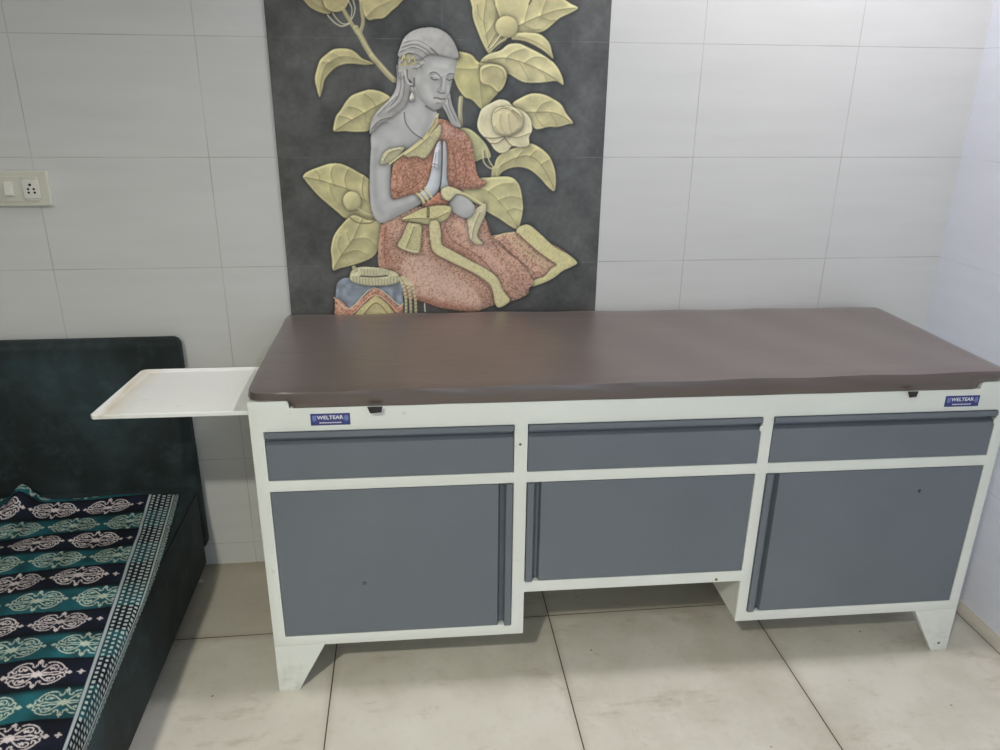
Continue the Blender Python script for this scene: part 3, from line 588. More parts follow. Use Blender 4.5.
PXMM = 2.85
def paint_picture(W, H, step):
    nx = int(round(W/step))+1; nz = int(round(H/step))+1
    X, Z = np.meshgrid(np.linspace(0, W, nx), np.linspace(0, H, nz))
    n = vnoise(X, Z, 70)*0.5+vnoise(X+900, Z, 28)*0.3+vnoise(X, Z+500, 9)*0.2
    C = np.zeros(X.shape+(3,)); v = 78+(n-0.5)*46
    C[..., 0] = v+1; C[..., 1] = v+1.5; C[..., 2] = v
    # pale joints between the picture's own tiles
    for zz in (300, 600, 900):
        m = (np.abs(Z-zz) < 1.3)*(0.25+0.5*sm(vnoise(X, Z*0, 60), 0.4, 0.8)); C += (118-C)*m[..., None]
    m = (np.abs(X-W/2) < 1.3)*0.35; C += (120-C)*m[..., None]
    C[(X < 1.2) | (X > W-1.2)] *= 0.8
    lx, lz = -0.5, 0.86
    for line in ART.strip().split('\n'):
        op, c, o, p = line.split('|')
        c = np.array([float(t) for t in c.split(',')]); q = [float(t)/2 for t in p.split()]
        P = np.array(q).reshape(-1, 2)
        P = P if op == 'Q' else crom(P, op == 'P')
        pad = 14
        i0 = max(int((P[:, 0].min()-pad)/step), 0); i1 = min(int((P[:, 0].max()+pad)/step)+2, nx)
        k0 = max(int((P[:, 1].min()-pad)/step), 0); k1 = min(int((P[:, 1].max()+pad)/step)+2, nz)
        if i0 >= i1 or k0 >= k1: continue
        x = X[k0:k1, i0:i1]; z = Z[k0:k1, i0:i1]; S = C[k0:k1, i0:i1]
        d, ins, gx, gz = seg_dist(x, z, P, op in 'PQ')
        if op == 'B':
            kw = dict(t.split('=') for t in o.split(',')); wd = float(kw['w'])*PXMM/2
            S += (c[None, None]-S)*(float(kw['a'])*np.exp(-(d/wd)**2))[..., None]; continue
        if op == 'S':
            kw = dict(t.split('=') for t in o.split(',')); wd = float(kw['w'])*PXMM/2; al = float(kw.get('a', 0.9))
            m = al*sm(d, wd+0.9, wd-0.9 if wd > 1.0 else 0.0)
            cc = c[None, None]*np.ones(S.shape)
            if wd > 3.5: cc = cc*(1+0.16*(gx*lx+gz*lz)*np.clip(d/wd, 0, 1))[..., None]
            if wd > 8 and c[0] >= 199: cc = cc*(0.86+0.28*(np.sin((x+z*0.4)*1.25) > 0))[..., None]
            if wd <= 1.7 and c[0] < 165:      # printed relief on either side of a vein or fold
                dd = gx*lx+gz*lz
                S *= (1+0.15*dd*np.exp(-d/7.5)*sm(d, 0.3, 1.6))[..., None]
            S += (cc-S)*m[..., None]; continue
        sd = np.where(ins, d, -d)
        soft = 9.0 if o == 'cloth2' else 0.9
        m = sm(sd, -soft*0.5, soft*0.6) if o != 'cloth2' else sm(sd, 0, 16)
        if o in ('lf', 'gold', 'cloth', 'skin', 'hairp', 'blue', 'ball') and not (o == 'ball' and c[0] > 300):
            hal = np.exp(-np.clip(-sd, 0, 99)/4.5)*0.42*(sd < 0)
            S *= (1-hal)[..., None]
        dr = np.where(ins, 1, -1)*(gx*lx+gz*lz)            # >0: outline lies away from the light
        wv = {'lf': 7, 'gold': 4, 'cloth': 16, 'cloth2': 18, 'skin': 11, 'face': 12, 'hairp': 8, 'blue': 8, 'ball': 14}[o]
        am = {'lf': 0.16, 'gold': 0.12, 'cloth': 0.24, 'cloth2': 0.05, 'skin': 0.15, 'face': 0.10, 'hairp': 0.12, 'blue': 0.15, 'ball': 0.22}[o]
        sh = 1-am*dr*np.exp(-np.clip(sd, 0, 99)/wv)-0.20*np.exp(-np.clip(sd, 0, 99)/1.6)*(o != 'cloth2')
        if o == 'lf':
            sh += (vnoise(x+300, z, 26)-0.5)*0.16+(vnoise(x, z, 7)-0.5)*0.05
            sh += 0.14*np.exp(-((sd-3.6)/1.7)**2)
        cc = c[None, None]*sh[..., None]
        if o in ('cloth', 'cloth2'):
            f = vnoise(x, z, 2.3)*0.6+vnoise(x+40, z+70, 4.2)*0.4
            g = vnoise(x, z+33, 44)-0.5
            k = 0.95 if o == 'cloth' else 0.65
            cc = cc*(1+g*0.16)[..., None]
            dk = sm(f, 0.50, 0.70)*0.55*k; cc = cc+(np.array([116, 72, 50])-cc)*dk[..., None]
            lt = sm(f, 0.42, 0.25)*0.45*k; cc = cc+(np.array([222, 188, 168])-cc)*lt[..., None]
        elif o == 'gold':
            f = vnoise(x, z, 3.4); cc = cc*(1+(f-0.5)*0.13)[..., None]
        elif o in ('skin', 'face'):
            cc = cc*(1+(vnoise(x, z, 20)-0.5)*0.06)[..., None]
        elif o == 'blue':
            cc = cc*(1+(vnoise(x, z, 12)-0.5)*0.3)[..., None]
        elif o == 'hairp':
            cc = cc*(1+(vnoise(x*1.6, z*0.8, 9)-0.5)*0.08)[..., None]
        S += (cc-S)*m[..., None]
    g = C.mean(-1, keepdims=True); C = g+(C-g)*0.80
    return nx, nz, X, Z, C

def to_albedo(C, gain):
    c = np.clip(C, 0, 255)/255.0
    lin = np.where(c <= 0.04045, c/12.92, ((c+0.055)/1.055)**2.4)
    return np.clip(lin*gain, 0.0, 0.92)

def grid_mesh(name, co, nx, nz, rgb, mat, parent=None):
    N = nx*nz
    me = bpy.data.meshes.new(name); me.vertices.add(N); me.vertices.foreach_set('co', co.astype(np.float32).ravel())
    i = np.arange((nz-1)*(nx-1)); r = i//(nx-1); c = i % (nx-1); a = r*nx+c
    f = np.stack([a, a+1, a+nx+1, a+nx], 1).astype(np.int32)
    me.loops.add(f.size); me.loops.foreach_set('vertex_index', f.ravel())
    me.polygons.add(len(f)); me.polygons.foreach_set('loop_start', np.arange(0, f.size, 4, dtype=np.int32))
    me.polygons.foreach_set('loop_total', np.full(len(f), 4, np.int32))
    me.polygons.foreach_set('use_smooth', np.ones(len(f), bool))
    me.update(calc_edges=True)
    at = me.color_attributes.new('print', 'FLOAT_COLOR', 'POINT')
    at.data.foreach_set('color', np.concatenate([rgb.reshape(N, 3), np.ones((N, 1))], 1).astype(np.float32).ravel())
    me.materials.append(mat.m); me.validate()
    o = bpy.data.objects.new(name, me); COL.objects.link(o)
    if parent: o.parent = parent
    return o

PIC_GAIN = 1.28
PW, PH, PZ = 900.0, 1200.0, 0.6764
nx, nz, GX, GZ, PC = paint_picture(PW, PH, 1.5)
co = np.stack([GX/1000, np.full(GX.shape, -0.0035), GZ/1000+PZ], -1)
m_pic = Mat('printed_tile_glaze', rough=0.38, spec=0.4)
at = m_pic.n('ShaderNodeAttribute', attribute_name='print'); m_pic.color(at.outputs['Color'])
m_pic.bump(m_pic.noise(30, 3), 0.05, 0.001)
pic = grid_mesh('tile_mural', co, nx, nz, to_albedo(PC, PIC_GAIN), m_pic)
# give the printed panel its real tile thickness
b = bmesh.new(); b.from_mesh(pic.data)
edge = [e for e in b.edges if len(e.link_faces) == 1]
ex = bmesh.ops.extrude_edge_only(b, edges=edge)
for v in [g for g in ex['geom'] if isinstance(g, bmesh.types.BMVert)]: v.co.y = -0.0004
b.to_mesh(pic.data); b.free()
tag(pic, 'dark grey printed tile mural of a kneeling woman with folded hands among golden leaves', 'wall mural')

# ------------------------------------------------------------ switchboard
m_sw = Mat('switch_plastic', srgb(205, 203, 190), 0.4); m_sw.bump(m_sw.noise(50), 0.03, 0.0005)
m_sww = Mat('switch_white_plastic', srgb(220, 218, 210), 0.35); m_sww.bump(m_sww.noise(50), 0.03, 0.0005)
m_dark = Mat('dark_hole', srgb(22, 20, 20), 0.8); m_dark.color(m_dark.ramp(m_dark.noise(30), [(0, 0.006), (1, 0.014)]))
sb = thing('switchboard', 'cream switchboard with rocker switches and a five-pin socket on the left wall tiles', 'switchboard', (-0.72, 0, 1.1515))
b = bmesh.new(); bm_box(b, -0.14, 0.124, -0.014, 0.001, 0, 0.091, 0.003); obj('cover_plate', b, m_sw, sb)
b = bmesh.new(); bm_box(b, -0.128, 0.060, -0.0165, -0.012, 0.012, 0.078, 0.0015); bm_box(b, 0.062, 0.098, -0.0165, -0.012, 0.014, 0.076, 0.0015)
obj('inner_plate', b, m_sw, sb)
for x in (-0.10, -0.042, 0.016):
    b = bmesh.new(); bm_prism(b, [(-0.0160, 0.028), (-0.0160, 0.064), (-0.0205, 0.066), (-0.026, 0.030)], x, x+0.020, 'x', 0.001)
    obj('rocker_switch', b, m_sww, sb)
b = bmesh.new(); bm_box(b, 0.060, 0.101, -0.0185, -0.015, 0.021, 0.068, 0.0012); so = obj('socket', b, m_sww, sb)
for (x, z, r) in ((0.0795, 0.0565, 0.0036), (0.0735, 0.0455, 0.003), (0.0875, 0.0455, 0.003), (0.0735, 0.0365, 0.003), (0.0885, 0.0365, 0.003)):
    b = bmesh.new(); bm_cyl(b, (x, -0.0183, z), r, 0.0014, 'y', 14); obj('pin_hole', b, m_dark, so)

# ------------------------------------------------------------ examination couch
def paint_mat(name, c, rough=0.42, dirt=True, dc=(140, 128, 108)):
    m = Mat(name, rough=rough, spec=0.5)
    n = m.noise(3, 4, 0.6); k = m.ramp(n, [(0.3, srgb(*[v-4 for v in c])), (0.7, srgb(*[v+4 for v in c]))])
    if dirt:
        s = m.ramp(m.noise(24, 5, 0.65), [(0.64, 0.0), (0.78, 0.45)])
        k = m.mix(s, k, srgb(*dc))
        sp = m.n('ShaderNodeSeparateXYZ'); m.L(m.co(), sp.inputs[0])
        low = m.ramp(sp.outputs[2], [(0.0, 0.5), (0.13, 0.0)])
        k = m.mix(m.math('MULTIPLY', low, m.ramp(m.noise(18, 5, 0.7), [(0.45, 0.0), (0.7, 1.0)])), k, srgb(120, 108, 88))
    m.color(k); m.bump(m.noise(9, 2), 0.10, 0.002); return m
m_white = paint_mat('white_enamel_steel', (224, 227, 222))
m_grey = Mat('slate_grey_enamel', rough=0.42, spec=0.5)
gk = m_grey.ramp(m_grey.noise(2.5, 4, 0.55), [(0.3, srgb(100, 107, 116)), (0.7, srgb(108, 115, 124))])
scr = m_grey.ramp(m_grey.noise(5, 6, 0.7, (1, 1, 30)), [(0.735, 0.0), (0.76, 0.35)])
gk = m_grey.mix(scr, gk, srgb(150, 158, 164)); m_grey.color(gk)
m_grey.bump(m_grey.noise(4, 2), 0.22, 0.006)
m_tray = paint_mat('cream_enamel_steel', (230, 231, 228), dc=(196, 182, 150))

_c = m_tray.b.inputs['Base Color'].links[0].from_socket
_sp = m_tray.n('ShaderNodeSeparateXYZ'); m_tray.L(m_tray.co(), _sp.inputs[0])
_band = m_tray.ramp(m_tray.math('ADD', _sp.outputs[0], 1.0), [(0.668, 0.0), (0.678, 0.75), (0.690, 0.40), (0.735, 0.0)])   # darker tan band painted along the end rim's inner crease
m_tray.color(m_tray.mix(m_tray.math('MULTIPLY', _band, m_tray.ramp(m_tray.noise(9, 4, 0.6), [(0.35, 0.35), (0.6, 1.0)])), _c, srgb(196, 176, 142)))
couch = thing('examination_couch', 'white steel examination couch with grey drawers and doors standing against the wall', 'examination couch', (TX, TY, 0), TA)
D = 0.570
U = [0, 0.0292, 0.0900, 0.5982, 0.6295, 1.1965, 1.2240, 1.7360, 1.7964, 1.8233]
Zs = [0.1381, 0.1669, 0.2656, 0.2962, 0.5780, 0.6059, 0.7305, 0.7870, 0.8050]
def cell_frame(bm, fill, y0, y1):
    V = {}
    def v(i, k, y):
        key = (i, k, y)
        if key not in V: V[key] = bm.verts.new((U[i], y, Zs[k]))
        return V[key]
    F = lambda i, k: 0 <= i < len(U)-1 and 0 <= k < len(Zs)-1 and fill(i, k)
    for i in range(len(U)-1):
        for k in range(len(Zs)-1):
            if not F(i, k): continue
            bm.faces.new((v(i, k, y0), v(i+1, k, y0), v(i+1, k+1, y0), v(i, k+1, y0)))
            bm.faces.new((v(i, k, y1), v(i, k+1, y1), v(i+1, k+1, y1), v(i+1, k, y1)))
            if not F(i-1, k): bm.faces.new((v(i, k, y0), v(i, k+1, y0), v(i, k+1, y1), v(i, k, y1)))
            if not F(i+1, k): bm.faces.new((v(i+1, k, y0), v(i+1, k, y1), v(i+1, k+1, y1), v(i+1, k+1, y0)))
            if not F(i, k-1): bm.faces.new((v(i, k, y0), v(i, k, y1), v(i+1, k, y1), v(i+1, k, y0)))
            if not F(i, k+1): bm.faces.new((v(i, k+1, y0), v(i+1, k+1, y0), v(i+1, k+1, y1), v(i, k+1, y1)))
    bmesh.ops.recalc_face_normals(bm, faces=bm.faces)
def fill(i, k):
    left = U[i] < 0.6; mid = 0.6 < U[i] < 1.19 and U[i] > 0.6; right = U[i] > 1.2
    if U[i] in (0.5982, 1.1965): post = True
    else: post = i in (0, 8)
    if k == 7: return i in (0, 1, 7, 8)
    if k == 6: return True
    if post: return True
    if k in (4,): return True
    if k == 5: return False
    if k == 3: return False
    if k == 2: return i == 4
    if k == 1: return False
    if k == 0: return i in (1, 2, 6, 7)
    return False
b = bmesh.new(); cell_frame(b, fill, 0.0, 0.022)
# round the lug corners and soften every sharp edge
sharp = [e for e in b.edges if len(e.link_faces) == 2 and e.calc_face_angle(0) > 0.8]
lug = [e for e in sharp if abs(e.verts[0].co.y-e.verts[1].co.y) > 0.01 and min(e.verts[0].co.z, e.verts[1].co.z) > 0.80 and (0.08 < e.verts[0].co.x < 1.75)]
bmesh.ops.bevel(b, geom=lug, offset=0.008, segments=4, profile=0.5, affect='EDGES')
sharp = [e for e in b.edges if len(e.link_faces) == 2 and e.calc_face_angle(0) > 0.8]
bmesh.ops.bevel(b, geom=sharp, offset=0.0016, segments=2, profile=0.5, affect='EDGES')
fr = obj('front_frame', b, m_white, couch); autosmooth(fr, 40)
# carcass: sides, inner sides, bottoms, back, top deck, end rails
b = bmesh.new()
for (x0, x1, z0) in ((0.001, 0.016, 0.1390), (0.6120, 0.6280, 0.1390), (1.1980, 1.2130, 0.1390), (1.8070, 1.8223, 0.1390)):
    bm_box(b, x0, x1, 0.0215, D, z0, 0.7660)
bm_box(b, 0.016, 0.6120, 0.0215, D, 0.1390, 0.1500)
bm_box(b, 0.6280, 1.1980, 0.0215, D, 0.2665, 0.2775)
bm_box(b, 1.2130, 1.8070, 0.0215, D, 0.1390, 0.1500)
bm_box(b, 0.016, 0.6120, D-0.012, D, 0.1500, 0.7660)
bm_box(b, 0.6280, 1.1980, D-0.012, D, 0.2775, 0.7660)
bm_box(b, 1.2130, 1.8070, D-0.012, D, 0.1500, 0.7660)
bm_box(b, 0.016, 0.612, 0.0225, D-0.012, 0.588, 0.598)
bm_box(b, 0.628, 1.198, 0.0225, D-0.012, 0.588, 0.598)
bm_box(b, 1.213, 1.807, 0.0225, D-0.012, 0.588, 0.598)
obj('carcass', b, m_white, couch)
b = bmesh.new()
bm_box(b, 0.001, 1.8223, 0.0225, D, 0.7670, 0.7840, 0.002)
bm_box(b, 1.8093, 1.8223, 0.0225, D, 0.7845, 0.8050, 0.002)
bm_box(b, 0.001, 0.004, 0.0225, D, 0.7845, 0.7980, 0.001)
obj('top_deck', b, m_white, couch)
# splayed sheet legs (front face plus side return)
def leg(x0, x1, xb0, xb1, yf, yb, side):
    b = bmesh.new()
    bm_prism(b, [(x0, 0.1380), (x1, 0.1380), (xb1, 0.0), (xb0, 0.0)], yf, yf+0.020 if yb > yf else yf-0.020, 'y', 0.0014)
    s = 1 if yb > yf else -1
    xs = (x0+0.001, x0+0.016) if side < 0 else (x1-0.016, x1-0.001)
    bm_prism(b, [(yf+s*0.0195, 0.1385), (yf+s*0.12, 0.1385), (yf+s*0.045, 0.0), (yf+s*0.0195, 0.0)], xs[0], xs[1], 'x', 0.001)
    return obj('leg', b, m_white, couch)
leg(0.0, 0.1249, 0.0, 0.0515, 0.0, 1, -1)
leg(1.7034, 1.8233, 1.7780, 1.8233, 0.0, 1, 1)
leg(0.0, 0.1249, 0.0, 0.0515, D, -1, -1)
leg(1.7034, 1.8233, 1.7780, 1.8233, D, -1, 1)
# drawers: rolled finger lip along the top
def drawer(x0, x1, z0, z1):
    b = bmesh.new()
    prof = [(0.001, z0), (0.001, z1-0.0325), (0.003, z1-0.0310), (0.015, z1-0.0260), (0.0195, z1-0.0140), (-0.002, z1-0.0135), (-0.005, z1-0.0120), (-0.005, z1-0.001), (0.0, z1), (0.024, z1), (0.024, z0)]
    bm_prism(b, prof, x0, x1, 'x'); f = obj('drawer', b, m_grey, couch)
    b = bmesh.new(); t = 0.002
    y0, y1, zt = 0.0245, 0.42, z1-0.035
    bm_box(b, x0+0.012, x1-0.012, y0, y1, z0+0.004, z0+0.007); bm_box(b, x0+0.012, x0+0.015, y0, y1, z0+0.007, zt); bm_box(b, x1-0.015, x1-0.012, y0, y1, z0+0.007, zt)
    obj('drawer_box', b, m_white, f); return f
dz0, dz1 = 0.6059+0.0015, 0.7305-0.0015
for x0, x1 in ((0.0292, 0.5982), (0.6295, 1.1965), (1.2240, 1.7964)):
    drawer(x0+0.0018, x1-0.0018, dz0, dz1)
def door(x0, x1, z0, z1, side):
    s = [(0.001, x0), (0.001, x1-0.0345), (0.003, x1-0.0335), (0.017, x1-0.0300), (0.0195, x1-0.0175), (-0.002, x1-0.0170), (-0.004, x1-0.0155), (-0.004, x1-0.001), (0.0, x1), (0.023, x1), (0.023, x0)]
    pts = [(x, y) for y, x in s]
    if side < 0: pts = [(x0+x1-x, y) for x, y in pts]
    b = bmesh.new(); bm_prism(b, pts, z0, z1, 'z'); return obj('door', b, m_grey, couch)
g = 0.0018
d1 = door(0.0292+g, 0.5982-g, 0.1669+g, 0.5780-g, 1)
d2 = door(0.6295+g, 1.1965-g, 0.2962+g, 0.5780-g, -1)
d3 = door(1.2240+g, 1.7964-g, 0.1669+g, 0.5780-g, -1)
m_steel = Mat('worn_steel', srgb(130, 132, 134), 0.35, metal=0.9); m_steel.bump(m_steel.noise(80), 0.1, 0.0003)
for d, x, z in ((d1, 0.234, 0.316), (d3, 1.638, 0.511)):
    b = bmesh.new(); bm_cyl(b, (x, 0.0006, z), 0.0042, 0.002, 'y', 18); k = obj('lock', b, m_steel, d)
    b = bmesh.new(); bm_box(b, x-0.0007, x+0.0007, -0.0008, 0.0002, z-0.0045, z+0.0045); bm_box(b, x-0.0036, x-0.0024, -0.0008, 0.0002, z-0.003, z+0.002)
    obj('keyhole', b, m_dark, d)
b = bmesh.new(); bm_cyl(b, (0.232, 0.0008, 0.380), 0.004, 0.0012, 'y', 14); obj('rivet', b, m_steel, d1)
m_rust = Mat('rusty_screw', srgb(112, 96, 80), 0.7); m_rust.color(m_rust.ramp(m_rust.noise(200), [(0.3, srgb(84, 66, 52)), (0.7, srgb(140, 130, 112))]))
for x, z, r in ((0.612, 0.680, 0.0032), (1.130, 0.2745, 0.0038), (1.795, 0.027, 0.0036)):
    b = bmesh.new(); bm_cyl(b, (x, -0.0004, z), r, 0.0018, 'y', 14); obj('screw', b, m_rust, couch)
for x in (1.1965, 1.7964):
    b = bmesh.new(); bmesh.ops.create_uvsphere(b, u_segments=16, v_segments=10, radius=0.006)
    for v in b.verts: v.co = Vector((x-0.002+v.co.x*0.8, -0.001+v.co.y*0.5, 0.7010+v.co.z*1.35))
    obj('drawer_catch', b, m_white, couch, True)

# makers' stickers
m_blue = Mat('blue_sticker', srgb(52, 58, 122), 0.3); m_blue.color(m_blue.ramp(m_blue.noise(60), [(0.3, srgb(46, 52, 112)), (0.7, srgb(60, 66, 132))]))
m_stw = Mat('sticker_print_white', srgb(226, 228, 238), 0.4); m_stw.bump(m_stw.noise(50), 0.02, 0.0002)
m_stl = Mat('sticker_print_light_blue', srgb(110, 124, 182), 0.4); m_stl.bump(m_stl.noise(50), 0.02, 0.0002)
def text_mesh(s, size, x, z, y):
    cu = bpy.data.curves.new('t', 'FONT'); cu.body = s; cu.size = size; cu.align_x = 'CENTER'; cu.align_y = 'CENTER'; cu.extrude = 0.0001; cu.offset = size*0.022
    o = bpy.data.objects.new('t', cu); COL.objects.link(o); dg = bpy.context.evaluated_depsgraph_get(); dg.update()
    me = bpy.data.meshes.new_from_object(o.evaluated_get(dg)); bpy.data.objects.remove(o)
    bb = bmesh.new(); bb.from_mesh(me); bpy.data.meshes.remove(me)
    for v in bb.verts: v.co = Vector((x+v.co.x*1.05, y-v.co.z, z+v.co.y))
    return bb
def sticker(cx, cz, W, H, label):
    b = bmesh.new(); bm_box(b, cx-W/2, cx+W/2, -0.0012, 0.0004, cz-H/2, cz+H/2, 0.0004, 1)
    s = obj('sticker', b, m_blue, couch); s['label'] = label
    obj('lettering', text_mesh('WELTEAR', 0.0125, cx-0.0005, cz+0.0045, -0.0014), m_stw, s)
    b = bmesh.new()
    for i in range(13):
        x = cx-0.0245+i*0.0038; bm_box(b, x, x+0.0026, -0.0016, -0.001, cz-0.0092, cz-0.0066)
    obj('small_print', b, m_stw, s)
    b = bmesh.new()
    bm_prism(b, [(cx-W/2+0.004, cz+0.010), (cx-W/2+0.013, cz+0.010), (cx-W/2+0.0125, cz-0.001), (cx-W/2+0.0085, cz-0.005), (cx-W/2+0.0045, cz-0.001)], -0.0016, -0.001, 'y')
    obj('shield_emblem', b, m_stl, s); b = bmesh.new()
    bm_prism(b, [(cx+W/2-0.0085+0.005*math.cos(a*math.pi/8), cz+0.003+0.0075*math.sin(a*math.pi/8)) for a in range(16)], -0.0016, -0.001, 'y')
    obj('oval_emblem', b, m_stl, s)
sticker(0.1795, 0.7585, 0.088, 0.0285, 'blue sticker with white lettering at the left end of the top rail')
sticker(1.6945, 0.7570, 0.088, 0.0285, 'blue sticker with white lettering at the right end of the top rail')

# pull-out tray at the left end
b = bmesh.new(); bm_prism(b, [(-0.345, 0.024), (-0.339, 0.018), (0.0, 0.018), (0.0, 0.312), (-0.312, 0.312), (-0.322, 0.308), (-0.327, 0.300)], 0.766, 0.777, 'z')
top = [f for f in b.faces if f.normal.z > 0.9]
r = bmesh.ops.inset_region(b, faces=top, thickness=0.011)
for f in top:
    for v in f.verts: v.co.z -= 0.0065
for v in {v for f in top for v in f.verts}:
    if v.co.x < -0.28: v.co.x += 0.012
es = [e for e in b.edges if len(e.link_faces) == 2 and e.calc_face_angle(0) > 0.6]
bmesh.ops.bevel(b, geom=es, offset=0.002, segments=2, profile=0.5, affect='EDGES')
tr = obj('pull_out_tray', b, m_tray, couch); tr['label'] = 'cream metal tray pulled out at the left end'

# ------------------------------------------------------------ mattress on the couch
m_rex = Mat('brown_leatherette', rough=0.39, spec=1.0)
m_rex.b.inputs['Sheen Weight'].default_value = 0.20; m_rex.b.inputs['Coat Weight'].default_value = 0.5; m_rex.b.inputs['Coat Roughness'].default_value = 0.36; m_rex.b.inputs['Sheen Roughness'].default_value = 0.5; m_rex.b.inputs['Sheen Tint'].default_value = (0.9, 0.85, 0.82, 1)
k = m_rex.ramp(m_rex.noise(2.2, 4, 0.6), [(0.3, srgb(69, 54, 50)), (0.7, srgb(78, 62, 58))])
k = m_rex.mix(m_rex.ramp(m_rex.noise(13, 5, 0.7, (0.5, 2.4, 1)), [(0.50, 0.0), (0.75, 0.22)]), k, srgb(92, 82, 78)); m_rex.color(k)
hh = m_rex.math('ADD', m_rex.math('MULTIPLY', m_rex.noise(10, 4, 0.6, (0.45, 1.6, 1.0), 0.6), 1.0), m_rex.math('MULTIPLY', m_rex.noise(420, 2), 0.04))
m_rex.bump(hh, 0.30, 0.006)
mat_t = thing('couch_mattress', 'thin brown leatherette mattress lying on top of the white examination couch', 'mattress', (TX, TY, 0.785), TA)
b = bmesh.new()
nx_, ny_ = 180, 30; x0, x1, y0, y1, th = 0.001, 1.798, -0.003, 0.580, 0.0455
def mtop(i, j):
    u = i/nx_; v = j/ny_
    x = x0+(x1-x0)*u; y = y0+(y1-y0)*v
    return x, y
rn = random.Random(3)
def rrect(x, y, r=0.03):
    cx0, cx1, cy0, cy1 = x0+r, x1-r, y0+r, y1-r
    qx = min(max(x, cx0), cx1); qy = min(max(y, cy0), cy1); dx, dy = x-qx, y-qy
    m = max(abs(dx), abs(dy)); d = math.hypot(dx, dy)
    if d > 0 and abs(dx) > 0 and abs(dy) > 0: s = m/d; return qx+dx*s, qy+dy*s
    return x, y
def lowz(x, y):   # drop of the underside over the front notch between the lugs
    return 0.0
prof = [(0.0, 0.012, 0), (1.0, 0.0, 0), (1.0, 0.0, 0)]
grid = {}
for i in range(nx_+1):
    for j in range(ny_+1):
        x, y = mtop(i, j); x, y = rrect(x, y)
        e = min(x-x0, x1-x, y-y0, y1-y)
        z = th-0.002*max(0, 1-e/0.010)**2
        z += 0.0015*math.sin(x*6.3+1.0)*math.sin(y*9+0.4)+0.0012*math.sin(x*23+y*11)
        z += -0.004*math.exp(-(x/0.25)**2)*max(0, 1-(y-y0)/0.3)+0.006*max(0, (x-0.9))*max(0, 1-(y-y0)/0.4)
        z += 0.009*(1-i/nx_)*(j/ny_)
        grid[i, j] = b.verts.new((x, y, z))
for i in range(nx_):
    for j in range(ny_):
        b.faces.new((grid[i, j], grid[i+1, j], grid[i+1, j+1], grid[i, j+1]))
loop = [(i, 0) for i in range(nx_)]+[(nx_, j) for j in range(ny_)]+[(i, ny_) for i in range(nx_, 0, -1)]+[(0, j) for j in range(ny_, 0, -1)]
prev = [grid[p] for p in loop]
cxm, cym = (x0+x1)/2, (y0+y1)/2
for (f, off) in ((0.85, 0.0015), (0.55, 0.0022), (0.20, 0.001), (0.0, -0.003)):
    cur = []
    for p in loop:
        v = grid[p].co; ox = -1 if p[0] == 0 else (1 if p[0] == nx_ else 0); oy = -1 if p[1] == 0 else (1 if p[1] == ny_ else 0)
        wv = 0.0015*math.sin(v.x*31+f*5)*math.sin(v.x*7+2)
        zt = v.z*f
        base = 0.003
        on_lug = (v.x < 0.098 or v.x > 1.728) and p[1] == 0
        lo = 0.0212 if (v.x < 0.0985 or v.x > 1.7235) and (oy == -1 or ox != 0) else 0.003
        if p[1] > 3 and ox > 0: lo = 0.003
        zt = lo+(v.z-lo)*f
        cur.append(b.verts.new((v.x+ox*(off+wv), v.y+oy*(off+wv), zt)))
    n = len(loop)
    for q in range(n): b.faces.new((prev[q], cur[q], cur[(q+1) % n], prev[(q+1) % n]))
    prev = cur
n = len(loop)
for yy, drop in ((0.0245, False), (0.0262, True)):
    cur = []
    for q, p in enumerate(loop):
        v = prev[q].co
        cur.append(b.verts.new((min(max(v.x, x0+(0.006 if drop else 0.0055)), x1-0.006), min(max(v.y, yy), y1-0.012), 0.003 if drop else v.z)))
    for q in range(n): b.faces.new((prev[q], cur[q], cur[(q+1) % n], prev[(q+1) % n]))
    prev = cur
b.faces.new(prev[::-1])
bmesh.ops.recalc_face_normals(b, faces=b.faces)
mo = obj('cushion', b, m_rex, mat_t, True); autosmooth(mo, 38)
m_strap = Mat('black_strap', srgb(34, 32, 33), 0.6); m_strap.bump(m_strap.noise(150), 0.2, 0.0005)
for x, wd in ((0.281, 0.034), (1.551, 0.026)):
    b = bmesh.new(); bm_prism(b, [(x-wd/2, 0.008), (x+wd/2, 0.008), (x+wd/2-0.003, -0.006), (x-wd/2+0.006, -0.0075)], -0.0190, -0.0150, 'y', 0.001)
    obj('strap_end', b, m_strap, mat_t)

# ------------------------------------------------------------ bed
m_bed = Mat('dark_green_upholstery', rough=0.75, spec=0.25)
k = m_bed.ramp(m_bed.noise(3.0, 4, 0.6), [(0.3, srgb(24, 30, 30)), (0.5, srgb(38, 46, 47)), (0.75, srgb(56, 72, 76))])
k = m_bed.mix(m_bed.ramp(m_bed.noise(18, 5, 0.7), [(0.5, 0.0), (0.8, 0.30)]), k, srgb(74, 96, 100)); m_bed.color(k)
m_bed.bump(m_bed.noise(160, 3), 0.25, 0.001)
BX, BT = -0.315, 0.325
bed = thing('bed', 'dark green upholstered bed with a tall rounded headboard against the wall', 'bed', (-1.1, -1.1, 0))
def off(bm, dx, dy):
    for v in bm.verts: v.co.x -= dx; v.co.y -= dy
    return bm
b = bmesh.new(); bm_box(b, -1.93, -0.311, -0.070, -0.006, 0.095, 0.785, 0.022, 5); o_ = obj('headboard', off(b, -1.1, -1.1), m_bed, bed); autosmooth(o_, 50)
b = bmesh.new(); bm_box(b, -1.93, BX, -2.08, -0.0705, 0.055, 0.3000, 0.003, 2); o_ = obj('bed_base', off(b, -1.1, -1.1), m_bed, bed); autosmooth(o_, 50)
b = bmesh.new(); bm_box(b, -1.93, BX, -2.08, -0.0705, 0.3003, BT-0.003, 0.008, 3); o_ = obj('mattress', off(b, -1.1, -1.1), m_bed, bed); autosmooth(o_, 50)
